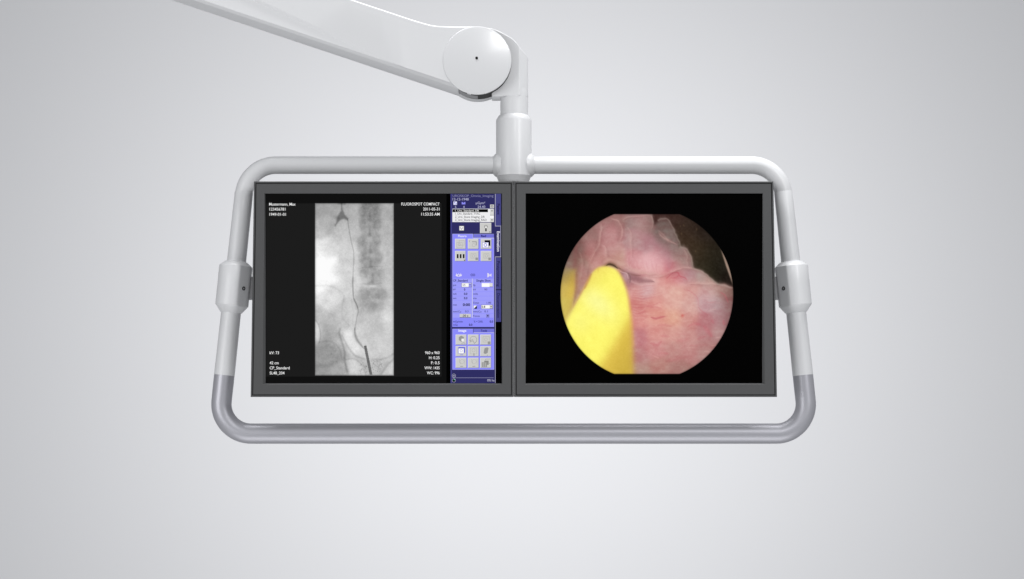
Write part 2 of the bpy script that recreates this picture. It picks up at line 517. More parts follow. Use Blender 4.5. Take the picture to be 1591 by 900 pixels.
# --- patient text
p = Painter()
p.rect(413.4, 316.2, 686, 585.2, (28, 28, 28), 0)
p.rect(693.7, 301.3, 700.2, 595.6, (0, 0, 0), 0)
p.rect(769.5, 301.3, 779.3, 595.7, (0, 0, 0), 0)
WT = (238, 238, 238)
for s, x, y, w in [('Mustermann, Max', 418.2, 317.4, 41), ('123456781', 418.6, 325.2, 25), ('1949-01-01', 418.6, 333.2, 25.6),
                   ('kV: 73', 419, 548.3, 14.5), ('42 cm', 419, 564, 14), ('CP_Standard', 419, 571.8, 31), ('SL48_204', 419, 579.7, 23)]:
    p.text(s, x, y, 4.3, WT, 3, width=w, bold=0.010)
for s, y, w in [('FLUOROSPOT COMPACT', 317.2, 59.5), ('2011-05-31', 325, 25.6), ('11:53:35 AM', 332.9, 28.5), ('960 x 960', 548.2, 22.5), ('H: 0.25', 556, 16.5),
                ('F: 0.5', 563.9, 13.2), ('WW: 1435', 571.8, 23.5), ('WC: 996', 579.6, 19.7)]:
    p.text(s, 683, y, 4.3, WT, 3, width=w, align='R', bold=0.010)
p.build('patient_text', scr)

# --- x-ray picture (u, v are in a 424 x 900 drawing frame)
nx, ny = 220, 470
u = np.linspace(489.3, 612.0, nx); v_ = np.linspace(315.8, 583.8, ny)
PX, PY = np.meshgrid(u, v_)
U = (PX - 485) * 3.2121; V = (PY - 310) * 3.2143
cps = [(30,40,160),(80,40,165),(200,60,180),(290,60,150),(370,60,182),(395,60,172),(30,150,190),(80,120,172),(150,160,190),(200,150,190),(290,130,172),(370,150,188),
 (30,250,228),(90,240,214),(150,230,204),(180,300,206),(290,220,176),(375,250,190),(50,340,255),(100,400,250),(40,380,255),(100,330,240),(150,350,208),(290,330,178),(380,330,198),
 (40,425,245),(100,450,208),(150,440,216),(180,450,207),(230,420,212),(310,440,192),(390,420,200),(50,500,226),(100,500,222),(150,550,196),(30,570,192),(60,640,172),(110,620,186),
 (180,560,208),(250,520,182),(300,500,174),(350,500,178),(395,520,202),(30,660,208),(80,680,164),(130,680,176),(170,620,196),(175,680,222),(200,740,220),(270,620,196),(330,620,198),
 (380,600,212),(330,690,206),(300,650,196),(390,700,204),(40,750,156),(80,780,152),(110,800,152),(150,760,168),(60,850,152),(130,850,170),(200,840,198),(230,800,192),(260,840,186),
 (320,760,204),(370,780,204),(330,840,190),(390,860,198),(160,860,166),(240,680,205),(270,760,205)]
Lm = rbf(U, V, [(a, b, [c]) for a, b, c in cps], 24)[..., 0]
# light pelvic opening
Lm += 11 * softpoly(U, V, [(138, 650), (165, 645), (195, 640), (205, 690), (230, 730), (262, 770), (262, 790), (225, 780), (190, 750), (160, 710), (145, 680)], 3)
Lm += 18 * softpoly(U, V, [(10, 600), (22, 612), (36, 640), (40, 680), (34, 712), (10, 740)], 3)
Lm += 14 * softpoly(U, V, [(175, 800), (215, 800), (255, 835), (270, 880), (185, 880)], 3)
Lm += 16 * softpoly(U, V, [(345, 880), (370, 835), (410, 800), (410, 880)], 3)
Lm += 18 * softpoly(U, V, [(345, 605), (365, 575), (390, 590), (400, 610), (360, 612)], 6)
# spine
body = np.exp(-((U - (290 + V * 0.02)) / (52 + 7 * np.cos((V - 125) / 80 * 2 * np.pi))) ** 6) * (1 / (1 + np.exp((V - 540) / 14)))
Lm -= body * (13 + 18 * (smooth_noise(U, V, 22, 8) + .1) + 10 * smooth_noise(U, V, 9, 9)) + 2
for cx, cy, rx, ry in [(250, 62, 15, 20), (326, 62, 15, 20), (250, 127, 14, 19), (326, 124, 14, 19), (246, 206, 15, 22), (320, 200, 14, 20), (247, 290, 15, 22), (334, 288, 15, 20), (256, 376, 15, 20), (346, 371, 14, 20), (258, 470, 20, 24), (348, 476, 20, 24)]:
    q = np.hypot((U - cx) / rx, (V - cy) / ry)
    Lm -= 9 * np.exp(-((q - 1) / .45) ** 2) + 7 * np.exp(-(q / 1.1) ** 2)
for cx, cy in [(288, 90), (288, 165), (290, 248), (292, 322), (301, 398)]:
    Lm -= 24 * softpoly(U, V, [(cx, cy - 26), (cx + 9, cy + 16), (cx, cy + 22), (cx - 9, cy + 16)], 2.4)
    Lm += 10 * np.exp(-((U - cx) / 22) ** 2 - ((V - cy - 34) / 10) ** 2)
Lm += 20 * np.exp(-((U - 305) / 26) ** 2 - ((V - 436) / 9) ** 2)
Lm += 14 * np.exp(-((U - 302) / 30) ** 2 - ((V - 505) / 18) ** 2)
Lm -= 12 * stroke(U, V, [(232, 347), (255, 340), (300, 336), (355, 334)], 2)
Lm -= 12 * stroke(U, V, [(255, 420), (300, 424), (345, 418)], 4)
Lm -= 9 * stroke(U, V, [(240, 455), (300, 447), (365, 460)], 9); Lm -= 9 * stroke(U, V, [(245, 520), (300, 535), (350, 520)], 12)
# bones of the pelvis
Lm -= 16 * stroke(U, V, [(18, 432), (60, 430), (110, 440), (150, 470), (160, 510)], 6) * .8
Lm -= 24 * stroke(U, V, [(18, 603), (34, 632), (42, 680), (36, 712)], 4)
Lm -= 13 * stroke(U, V, [(30, 716), (70, 708), (105, 716), (135, 745), (150, 800)], 5)
Lm -= 30 * stroke(U, V, [(140, 648), (136, 670), (150, 715), (163, 765), (162, 800), (175, 860)], 6)
Lm -= 22 * stroke(U, V, [(150, 680), (180, 738), (215, 780), (262, 797)], 5)
Lm -= 20 * stroke(U, V, [(300, 800), (350, 797), (385, 786), (410, 768)], 6)
Lm -= 20 * stroke(U, V, [(410, 796), (375, 828), (345, 872)], 6)
Lm -= 14 * stroke(U, V, [(170, 800), (210, 797), (250, 830), (268, 878)], 4)
Lm -= 16 * stroke(U, V, [(30, 830), (80, 832), (120, 810)], 14)
Lm -= 10 * stroke(U, V, [(160, 480), (150, 540), (152, 590), (185, 630)], 5)
Lm -= 9 * stroke(U, V, [(195, 500), (205, 560), (200, 620)], 4)
# contrast medium: kidney, ureter, scope
Lm -= 62 * softpoly(U, V, [(147, 15), (151, 48), (163, 76), (180, 96), (176, 104), (158, 97), (140, 103), (126, 118), (116, 134), (113, 128), (122, 116), (123, 98), (132, 78), (144, 55)], 2)
Lm -= 36 * stroke(U, V, [(135, 20), (162, 22)], 6)
Lm -= 22 * np.exp(-((U - 122) / 14) ** 2 - ((V - 90) / 10) ** 2)
ur = [(177, 98), (184, 150), (194, 205), (206, 255), (208, 300), (205, 360), (203, 420), (206, 490), (222, 525), (230, 555), (224, 585), (218, 620), (213, 650)]
Lm -= 33 * stroke(U, V, ur, 2.8)
Lm += 16 * np.exp(-((U - 60) / 70) ** 2 - ((V - 340) / 110) ** 2)
Lm -= 26 * stroke(U, V, [(204, 380), (203, 430), (207, 488)], 4.2, True)
Lm -= 26 * stroke(U, V, [(207, 490), (219, 520), (229, 548)], 4.2, True)
Lm -= 52 * stroke(U, V, [(213, 640), (214, 670), (224, 700), (240, 722), (258, 745)], 6.5, True)
Lm = np.where(softpoly(U, V, [(257.5, 732), (270.5, 729), (301, 876), (287, 876)], .9) > .5, 104 + 5 * smooth_noise(U, V, 7, 3), Lm)
for k in range(90):
    a, b = rng.uniform(238, 352), rng.uniform(800, 868)
    if abs(a - (264 + (b - 730) * .205)) < 12: continue
    Lm -= 42 * np.exp(-((U - a) / rng.uniform(1.2, 2.4)) ** 2 - ((V - b) / rng.uniform(1.6, 3.2)) ** 2)
for sc_, am, sd in [(90, 12, 1), (34, 14, 2), (14, 10, 4), (6, 9, 5), (3.2, 12, 6)]:
    Lm += am * smooth_noise(U, V, sc_, sd)
edge = np.minimum(np.minimum(PX - 489.3, 612.0 - PX), np.minimum(PY - 315.8, 583.8 - PY))
Lm = np.clip(Lm, 60, 252) * (1 - 0.55 * np.exp(-np.clip(edge, 0, 9) / 0.9))
pixel_grid('xray_image', PX, PY, np.repeat(Lm[..., None], 3, 2), scr)

# --- menu panel
NAVY = (47, 46, 98); LIL = (140, 140, 252); LILD = (115, 115, 216); ROW = (158, 158, 250); GR = (204, 204, 202); LG = (190, 188, 205)
p = Painter()
p.rect(700.0, 301.3, 769.4, 595.6, NAVY, 0)
p.rect(700.0, 301.3, 702.2, 595.6, (66, 65, 130), 1)
p.rect(704.5, 313.3, 710, 318.4, (225, 225, 250), 2); p.rect(705.6, 314.2, 707, 316, (120, 120, 210), 3); p.rect(708, 316, 709.4, 317.6, (120, 120, 210), 3)
p.rect(717.3, 314, 723.1, 317.7, (140, 140, 240), 2); p.rect(719, 314, 721.2, 315.1, NAVY, 3)
p.rect(761.4, 318, 767.6, 323.5, GR, 2); p.ring(764.5, 320.8, 1.7, .6, (60, 60, 60), 3)
p.rect(702.9, 324.2, 767.3, 324.9, (170, 170, 190), 2)
p.rect(702.9, 324.9, 761.4, 345.2, (238, 238, 240), 2); p.rect(703.2, 325.2, 758.2, 329.9, (5, 5, 5), 3)
p.rect(761.4, 324.9, 767.4, 345.2, (214, 214, 212), 2); p.rect(761.4, 334.2, 767.4, 334.9, (90, 90, 90), 3); p.rect(761.4, 334.9, 767.4, 339.4, (246, 246, 246), 3)
p.poly([(764.4, 326.4), (765.9, 328.4), (762.9, 328.4)], (20, 20, 20), 4); p.poly([(762.9, 341.2), (765.9, 341.2), (764.4, 343.2)], (20, 20, 20), 4)
p.rect(713.3, 351, 721.1, 358.6, (240, 240, 240), 2); p.frame(713.3, 351, 721.1, 358.6, .6, (120, 120, 110), 3)
p.line([(715, 353.2), (717, 356.8), (719.4, 353.4)], .7, (90, 90, 90), 4)
def button(x0, y0, x1, y1, g=GR):
    p.rect(x0, y0, x1, y1, g, 3); p.rect(x0, y0, x1, y0 + .6, (236, 236, 236), 4); p.rect(x0, y0, x0 + .6, y1, (236, 236, 236), 5)
    p.rect(x0, y1 - .6, x1, y1, (120, 120, 150), 5); p.rect(x1 - .5, y0, x1, y1, (120, 120, 150), 6)
button(745.8, 346.3, 763.6, 362.7)
p.ring(755, 352.4, 2.6, .6, (90, 90, 90), 7); p.rect(753.8, 354.8, 756.2, 359.6, (60, 60, 60), 7); p.rect(753.2, 353.4, 756.8, 354.6, (245, 245, 245), 7)
p.poly([(760, 360), (762.4, 360), (761.2, 361.8)], (30, 30, 30), 8)
# upper tabs and body
p.rect(702.9, 363.5, 734.9, 371, LIL, 2); p.rect(702.9, 363.5, 734.9, 364.1, (175, 175, 235), 3)
p.rect(736, 363.9, 767.4, 369.4, LILD, 2); p.rect(736, 363.6, 767.4, 364.2, (150, 150, 190), 3); p.rect(734.6, 364, 735.4, 370.4, (180, 180, 225), 3)
p.rect(702.9, 370.6, 767.6, 508.2, LIL, 2); p.rect(735, 369.6, 767.6, 370.6, (205, 205, 240), 3)
p.rect(702.9, 364, 703.5, 508, (170, 170, 250), 4); p.rect(767, 370.6, 767.6, 508.2, (170, 170, 245), 4)
BX = [(706.9, 723.7), (726.9, 743.7), (746.9, 763.9)]
for y0, y1 in [(371.2, 387.2), (390, 406.2)]:
    for x0, x1 in BX: button(x0, y0, x1, y1)
D1 = (176, 176, 176); D2 = (150, 150, 150)
p.frame(709.5, 376.5, 718.5, 385, .6, D1, 7); p.frame(713, 373.6, 721.5, 381.5, .6, D1, 7); p.ring(713.8, 380.2, 2.2, .6, D1, 8)
p.line([(730, 373.8), (729, 375), (730, 376.4)], .7, D2, 7); p.rect(733.4, 375.2, 740.5, 376.4, D2, 7); p.rect(739.4, 375.4, 740.6, 381.4, D2, 7); p.ring(736, 381, 2.8, .6, D1, 7)
p.rect(753, 373.4, 761.9, 382.2, (5, 5, 5), 7); p.rect(749.4, 376.6, 759.2, 385.2, (250, 250, 255), 8); p.frame(749.4, 376.6, 759.2, 385.2, .5, (110, 110, 200), 9); p.ring(754.2, 380.8, 2.7, .9, (90, 90, 215), 9)
for x in (709.8, 714.4, 719.1): p.rect(x, 395, x + 2.6, 401.4, (8, 8, 8), 7)
p.poly([(720.4, 403.8), (723.2, 403.8), (721.8, 405.6)], (20, 20, 20), 7)
for x in (731.4, 751.4):
    p.frame(x, 394, x + 8.6, 401.6, .6, D1, 7); p.ring(x + 4.3, 397.8, 2.3, .6, D1, 7); p.rect(x + 7.4, 400.4, x + 11.2, 404.4, D2, 8)
for x in (709.4, 712.6, 715.8): p.disc(x + .2, 427.8, 1.6, (225, 222, 245), 4)
p.disc(712.5, 428.2, 4.1, (225, 222, 245), 3, ry=1.9); p.disc(712.5, 428.2, 1.3, (160, 160, 225), 5)
for x in (709.8, 712.5, 715.2): p.line([(x, 426.4), (x + (x - 712.5) * .3, 424.6)], .5, (225, 222, 245), 5)
p.ring(733.2, 427.4, 2.1, .6, (70, 70, 140), 4); p.ring(736.4, 427.4, 2, .6, (70, 70, 140), 4); p.line([(731, 427.4), (738.4, 427.4)], .6, (70, 70, 140), 5)
p.poly([(757.2, 424), (760, 425.4), (760, 430), (757.2, 431.4)], (222, 218, 240), 4); p.rect(760.4, 426.6, 762, 429, (222, 218, 240), 4); p.poly([(762, 426), (763.6, 425), (763.6, 430.4), (762, 429.4)], (222, 218, 240), 4)
# table
for y0, y1 in [(433.2, 439.4), (439.9, 446.2), (446.7, 453.2), (453.7, 460), (460.5, 466.4), (466.9, 480.2), (480.8, 487), (487.6, 493.8)]:
    p.rect(703.6, y0, 733.2, y1, ROW, 4)
for y0, y1 in [(433.2, 439.4), (439.9, 446.2), (446.7, 453.2), (453.7, 460), (460.5, 466.4), (466.9, 473.2), (480.8, 487), (487.6, 493.8)]:
    p.rect(735.2, y0, 766.8, y1, ROW, 4)
p.rect(733.3, 433, 734.7, 494, (196, 196, 238), 5)
p.rect(717.3, 440, 727.6, 446, (250, 250, 250), 5); p.frame(717, 439.7, 733.2, 446.4, .5, (110, 110, 130), 6); button(727.6, 440.2, 733, 446.2); p.poly([(728.8, 442.2), (731.8, 442.2), (730.3, 443.8)], (20, 20, 20), 8)
p.rect(748.4, 440, 760.6, 446, (252, 252, 252), 5); p.rect(760.6, 440, 765.3, 445.4, (225, 225, 220), 6); p.rect(760.6, 445.4, 765.6, 446.2, (80, 80, 150), 7)
p.rect(736, 475, 741, 480, (245, 245, 245), 5); p.poly([(741, 475), (741, 480), (736, 480)], (8, 8, 8), 6)
p.rect(748, 474, 760.4, 479.8, (250, 250, 250), 5); p.frame(747.6, 473.7, 765.8, 480, .5, (110, 110, 130), 6); button(760.4, 474, 765.6, 479.8); p.poly([(761.6, 476), (764.4, 476), (763, 477.6)], (20, 20, 20), 8)
p.rect(714.2, 487.8, 731.4, 493.6, (205, 205, 205), 5); p.rect(714.2, 493, 731.4, 493.8, (90, 90, 110), 6)
p.frame(755.4, 488.4, 760.2, 493.6, .7, (110, 110, 170), 6); p.rect(756.8, 489.8, 759, 492, (8, 8, 20), 6)
# image tools
p.rect(702.9, 511, 767.8, 574.5, LIL, 2); p.frame(702.9, 511, 767.8, 574.5, .6, (172, 172, 250), 3)
p.rect(735.6, 511.2, 767.8, 516.8, LILD, 4); p.rect(735, 511.2, 735.8, 517.4, (60, 60, 120), 5); p.rect(735, 516.8, 767.8, 517.4, (210, 210, 240), 5)
BX2 = [(707.9, 725), (726.9, 744), (746, 763.2)]
for y0, y1 in [(520, 536), (538, 554), (556, 572)]:
    for x0, x1 in BX2: button(x0, y0, x1, y1)
p.poly([(716.6, 521.6), (720.8, 524), (720.6, 527.4), (717.2, 531.6), (712.8, 528.6), (712.8, 524)], D2, 7); p.rect(717, 526.4, 720.6, 530.4, (240, 240, 240), 8); p.line([(717, 534), (720.4, 532.6), (723, 534)], .8, D2, 7)
p.ring(735.6, 528, 5.6, .7, D2, 7, a0=140, a1=400); p.line([(729, 529.4), (735, 528)], .9, D2, 7); p.line([(729.4, 532), (735.4, 529.6), (737, 534), (740, 531)], .8, D2, 7)
p.frame(750.2, 523, 760.6, 532, .6, D1, 7); p.ring(755, 527.6, 2.6, .6, D1, 7); p.rect(757.8, 530.8, 762, 535, D2, 8)
p.poly([(711.6, 540.6), (713, 539.4), (722.6, 539.4), (722.6, 547.6), (721, 549.4), (711.6, 549.4)], (105, 105, 210), 7); p.rect(712.4, 541.6, 720.6, 549, (252, 252, 252), 8); p.ring(716.6, 545, 2.2, .5, (120, 120, 210), 9); p.rect(715, 551, 719.6, 552, (120, 120, 210), 7)
p.frame(730.4, 540.6, 741, 550.4, .6, D1, 7); p.ring(735.8, 544.6, 2.8, .6, D1, 7); p.rect(736, 549, 736.8, 553, (80, 80, 80), 8)
p.poly([(753, 541), (757, 539.8), (759.2, 541), (758.4, 544.2), (757.6, 548.6), (754, 550.2), (751.4, 549), (752, 545)], D2, 7); p.disc(757.2, 552, .7, D2, 7)
for x in (711, 730):
    p.line([(x + 3, 558), (x + 3, 563), (x + 5, 566)], .6, D1, 7); p.ring(x + 7, 562, 3.4, .5, D1, 7); p.rect(x + 11, 558, x + 11.5, 567, D1, 7); p.rect(x + 4, 569, x + 8.6, 569.7, (120, 120, 120), 7)
p.rect(748.4, 563, 756.8, 570.6, (150, 150, 148), 7); p.rect(750.2, 563.6, 751.2, 570, (190, 190, 190), 8); p.rect(753.4, 563.6, 754.4, 570, (190, 190, 190), 8); p.rect(752.4, 560.6, 759.2, 567, (135, 135, 133), 6); p.line([(754.6, 560), (754.6, 558), (761.6, 558)], .7, D2, 7); p.line([(757, 564.6), (761.6, 564.6)], .7, D2, 8)
p.ring(705.2, 583.8, 3, .6, (170, 170, 190), 3); p.rect(703.8, 583, 706.4, 584.8, (150, 150, 175), 3)
p.rect(702.9, 586.8, 767, 587.5, (140, 140, 175), 3)
p.disc(705.2, 591.3, 2.6, (5, 20, 15), 3); p.ring(705.2, 591.3, 3, .6, (160, 160, 180), 4); p.poly([(705.4, 591), (705.4, 588.9), (707.4, 589.8)], (90, 200, 150), 5)
# side tabs
TB = (70, 70, 132)
p.rect(769.4, 301.3, 778.4, 351.2, TB, 2); p.rect(769.2, 301.3, 769.9, 351.6, LG, 4); p.rect(769.2, 351, 778.4, 351.8, LG, 4)
p.rect(769.4, 351.6, 778.4, 399, NAVY, 2); p.rect(777.6, 352, 778.3, 399, (170, 170, 195), 3)
p.rect(769.2, 398.9, 778.4, 399.7, LG, 4); p.rect(769.4, 400.4, 778.4, 449.8, TB, 2); p.rect(769.4, 451, 778.4, 500.2, TB, 2); p.rect(769.2, 399, 769.9, 595.4, (175, 174, 200), 4)
menu = p.build('menu_panel', scr)
# --- menu text
p = Painter()
TX = (176, 176, 205); DK = (45, 45, 110); BK = (30, 30, 40)
t = p.text
t('UROSKOP_Omnia_Imaging', 703.2, 304.4, 3.6, (140, 140, 178), 10, width=63.5, bold=0)
t('12-12-1948', 703.2, 309.7, 3.9, TX, 10, width=25)
t('µGym²', 739.2, 315.5, 3.6, TX, 10, width=14.6)
t('5', 706.8, 321.7, 3.6, TX, 10); t('4', 719.4, 321.7, 3.6, TX, 10); t('24.40', 742, 321.5, 3.7, TX, 10, width=12)
p.build('menu_text', scr); p = Painter(); t = p.text
t('1_Uro_Standard_DR', 707.2, 327.5, 3.2, (225, 225, 225), 10, width=37)
t('1_Uro_Standard_TVAC', 707.2, 332.2, 3.2, (90, 90, 90), 10, width=39)
t('2_Uro_Stone Imaging_DR', 707.2, 337.1, 3.2, (90, 90, 90), 10, width=46)
t('2_Uro_Stone Imaging_RAD', 707.2, 341.9, 3.2, (90, 90, 90), 10, width=49)
p.build('menu_text', scr); p = Painter(); t = p.text
t('Fluoro', 711.8, 366.9, 3.4, (235, 235, 255), 10, width=13, bold=.02); t('Rad', 747.4, 366.8, 3.2, (35, 35, 105), 10, width=7.8, bold=.03)
p.build('menu_text', scr); p = Painter(); t = p.text
t('CP_Standard', 703.8, 436.1, 3.3, DK, 10, width=22.8, bold=.025); t('Single Shot', 740, 436.1, 3.3, DK, 10, width=22.4, bold=.025)
for s, x, y, w in [('p/s', 704, 443.1, 4.8), ('kV', 704, 449.9, 4), ('mA', 704, 456.7, 5.6), ('mm', 704, 463.4, 5), ('min', 704, 473.7, 5.8), ('mm/Cu', 704, 484.2, 12.4),
                   ('fly', 735.4, 443.3, 3.6), ('kV', 735.4, 450, 4), ('mAs', 735.4, 456.7, 7), ('ms', 735.4, 463.4, 5), ('Dose', 735.4, 470.5, 8.8), ('mm/Cu', 735.4, 484.2, 12.6), ('Focus', 735.4, 491, 9.8),
                   ('mGy/min', 704, 499.8, 15), ('mGy', 704, 504.8, 7.4), ('% < 250L', 736.2, 499.8, 14.4), ('1.00', 756.2, 470.5, 6.8), ('93', 752.6, 450, 4.4), ('0.3', 722.6, 484, 5.4), ('0.1', 752.6, 484, 5.4)]:
    t(s, x, y, 2.9, DK, 10, width=w, bold=.01)
for s, x, y, w in [('0', 720.8, 450, 2.2), ('0.0', 720.8, 456.7, 5.4), ('0.0', 720.8, 463.4, 5.4), ('0.0', 728.6, 504.8, 5.4), ('0.0', 760.8, 499.8, 5.4)]:
    t(s, x, y, 3.2, (35, 35, 80), 10, width=w, bold=.03)
t('0:00', 719, 473.6, 3.9, (25, 25, 60), 10, width=11.4, bold=.03)
t('5/5', 718.8, 443, 3, BK, 10, width=4.2); t('0.8', 748.6, 476.9, 3.2, BK, 10, width=5.4, bold=.03); t('-30 s', 717.6, 490.7, 3.2, BK, 10, width=10, bold=.02)
p.build('menu_text', scr); p = Painter(); t = p.text
t('Image', 712.4, 513.9, 3.4, (240, 240, 255), 10, width=12.2, bold=.025); t('Tools', 746.8, 513.9, 3.2, (35, 35, 105), 10, width=10, bold=.02)
p.build('menu_text', scr); p = Painter(); t = p.text
t('0% ha', 757, 591, 3.4, (180, 180, 200), 10, width=11.4)
p.build('menu_text', scr); p = Painter(); t = p.text
t('Patient', 774.4, 316.8, 4.2, (28, 28, 66), 10, width=17, rot=1, bold=.02)
p.build('tab_label', scr); p = Painter(); t = p.text
t('Examination', 774.4, 359.6, 4.4, (226, 226, 238), 10, width=31.4, rot=1, bold=.02)
p.build('tab_label', scr); p = Painter(); t = p.text
t('Postprocessing', 774.4, 406, 4.2, (24, 24, 62), 10, width=39.4, rot=1, bold=.012)
p.build('tab_label', scr); p = Painter(); t = p.text
t('Documentation', 774.4, 456, 4.2, (24, 24, 62), 10, width=38, rot=1, bold=.012)
p.build('tab_label', scr)

# ---------- right monitor
outR = [(798.6, 282), (1201.6, 282), (1207.2, 617), (799.0, 617)]
opR = [(816.6, 300.6), (1185.0, 300.6), (1188.0, 597.2), (816.4, 597.2)]
scR = [(817.0, 301.0), (1184.6, 301.0), (1184.2, 595.7), (816.9, 595.7)]
gap_pts = [mp(x, y, d) for d in (0.0012, 0.028) for x, y in [(797.5, 282.6), (798.5, 282.6), (798.9, 616.4), (797.9, 616.4)]]
mesh('gap_shade_strip', gap_pts, [(0, 1, 2, 3), (7, 6, 5, 4), (0, 4, 5, 1), (1, 5, 6, 2), (2, 6, 7, 3), (3, 7, 4, 0)], M['dark'], monL)  # added black strip standing in for the shade between the two monitors
locR = at(1003, 617, 0.0) - NM * 0.02
monR = make_monitor('right monitor showing a round pink endoscope picture with a yellow catheter on black', outR, opR, scR, locR)
scr2 = screen_base(scR, (1, 1, 1), monR)
ny, nx = 330, 340
yy = np.linspace(332.8, 581.3, ny)
CXE, CYE, RE = 1005.0, 457.0, 134.2
half = np.sqrt(np.maximum(RE ** 2 - (yy - CYE) ** 2, 1))
s_ = np.linspace(-1, 1, nx)
s_ = np.sin(s_ * math.pi / 2) * .35 + s_ * .65
PX = CXE + half[:, None] * s_[None]; PY = np.repeat(yy[:, None], nx, 1)
U = (PX - 860) * 3.3345; V = (PY - 320) * 3.3333
Uo, Vo = U, V
# small wobble so that drawn lines look organic
U = Uo + 7 * smooth_noise(Uo, Vo, 24, 11) ; V = Vo + 7 * smooth_noise(Uo, Vo, 24, 12)
K = [(180,150,(166,126,122)),(120,220,(140,105,100)),(250,90,(184,140,138)),(300,150,(196,144,145)),(330,60,(172,132,128)),(420,70,(164,138,136)),(480,100,(160,134,130)),
(200,250,(183,131,128)),(300,230,(202,150,150)),(420,180,(190,150,152)),(480,200,(190,148,154)),(570,150,(138,118,114)),(560,100,(118,98,94)),(600,220,(155,130,128)),(650,250,(158,135,130)),(690,290,(160,138,132)),(620,170,(130,112,108)),
(120,330,(165,128,116)),(160,380,(196,148,140)),(220,290,(206,154,146)),(320,280,(206,166,152)),(420,270,(214,158,162)),(500,290,(232,180,184)),(560,260,(200,142,150)),(600,320,(202,122,134)),(650,310,(196,150,148)),
(450,330,(226,166,166)),(540,320,(238,190,188)),(420,380,(164,124,130)),(500,380,(228,182,180)),(580,380,(226,162,158)),(650,370,(216,142,148)),(700,360,(188,148,155)),(760,360,(178,150,146)),(820,390,(190,155,146)),
(430,430,(226,166,162)),(480,440,(222,188,192)),(560,440,(232,184,176)),(640,440,(230,184,172)),(720,420,(215,160,155)),(800,440,(208,164,164)),(880,440,(186,142,136)),(915,440,(130,92,86)),
(430,510,(214,138,134)),(520,500,(226,160,152)),(620,500,(228,178,168)),(700,520,(216,166,160)),(790,500,(202,162,168)),(860,510,(190,155,160)),(915,510,(150,104,104)),
(440,590,(222,150,145)),(540,570,(226,160,148)),(620,580,(228,172,152)),(700,590,(212,152,146)),(790,610,(192,126,132)),(860,590,(190,140,146)),(905,590,(152,100,104)),
(440,680,(202,136,142)),(530,660,(222,158,152)),(620,660,(217,157,150)),(700,670,(206,146,143)),(790,660,(190,130,133)),(860,660,(194,145,146)),
(440,780,(194,134,135)),(530,740,(208,142,142)),(620,750,(202,147,143)),(700,740,(202,140,139)),(790,740,(196,142,140)),
(450,850,(190,146,136)),(550,840,(197,142,134)),(640,850,(184,130,125)),(120,420,(190,150,138)),(130,300,(150,115,105)),(70,250,(130,100,95)),(80,300,(165,140,130)),(300,60,(165,120,118))]
I = rbf(Uo, Vo, K, 28)
def blend(m, rgb, a=1.0):
    global I
    m = (m * (a if a > .55 else a * .72))[..., None]; I = I * (1 - m) + np.array(rgb, float) * m
# mottling
n = sum(a * smooth_noise(Uo, Vo * 1.5, s, k) for a, s, k in [(18, 60, 21), (18, 28, 22), (11, 13, 23)])
I = I + n[..., None] * np.array([.45, .95, .85])
I = I * (np.array([.955, .925, .915]) * (1 - .10 * (np.hypot(PX - CXE, PY - CYE) / RE)[..., None] ** 4))
# pink blotches and little vessels
for pts, w, a in [([(585, 378), (610, 352), (640, 344), (655, 362), (680, 372), (695, 388)], 4, .6), ([(600, 372), (630, 372), (650, 358)], 4, .45), ([(505, 578), (535, 582), (575, 572)], 7, .6), ([(480, 520), (560, 528)], 6, .35),
                  ([(540, 622), (580, 618), (610, 622)], 7, .35), ([(500, 712), (535, 718), (560, 702)], 10, .45), ([(540, 768), (590, 762)], 11, .3), ([(700, 622), (735, 612), (760, 616)], 10, .5), ([(775, 625), (800, 650), (820, 680)], 13, .5),
                  ([(745, 690), (790, 676)], 8, .3), ([(560, 672), (600, 676)], 9, .35), ([(690, 560), (664, 568)], 6, .25), ([(820, 590), (830, 610)], 9, .35), ([(420, 530), (500, 515), (560, 500)], 5, .3), ([(400, 470), (470, 480), (540, 470)], 4, .25),
                  ([(880, 590), (885, 620)], 10, .5), ([(862, 448), (890, 470), (905, 500)], 5, .5), ([(750, 520), (770, 545), (800, 565)], 4, .35), ([(690, 430), (740, 470), (750, 515)], 4, .3), ([(640, 700), (700, 690)], 9, .25), ([(430, 560), (480, 548)], 6, .3), ([(590, 800), (660, 790)], 12, .25)]:
    blend(stroke(U, V, pts, w, True), (186, 88, 98), a)
blend(np.exp(-((U - 668) / 8) ** 2 - ((V - 568) / 10) ** 2), (196, 90, 84), .75)
r2 = np.random.RandomState(5)
for k in range(34):
    a, b = r2.uniform(420, 860), r2.uniform(430, 830)
    l = r2.uniform(20, 60); h = r2.uniform(-10, 8)
    blend(stroke(U, V, [(a, b), (a + l * .5, b + h + r2.uniform(-6, 6)), (a + l, b + h)], r2.uniform(2, 5), True), (190, 100, 106) if k % 2 else (240, 196, 184), r2.uniform(.16, .32))
for k in range(26):                                   # fine radial creases beside the catheter
    a = 395 + r2.uniform(0, 20); b = 395 + k * 7.5
    blend(stroke(U, V, [(a, b), (a + 50, b + r2.uniform(0, 12)), (a + r2.uniform(70, 130), b - r2.uniform(-12, 16))], 2.2, True), (196, 116, 116) if k % 2 else (236, 190, 180), .28)
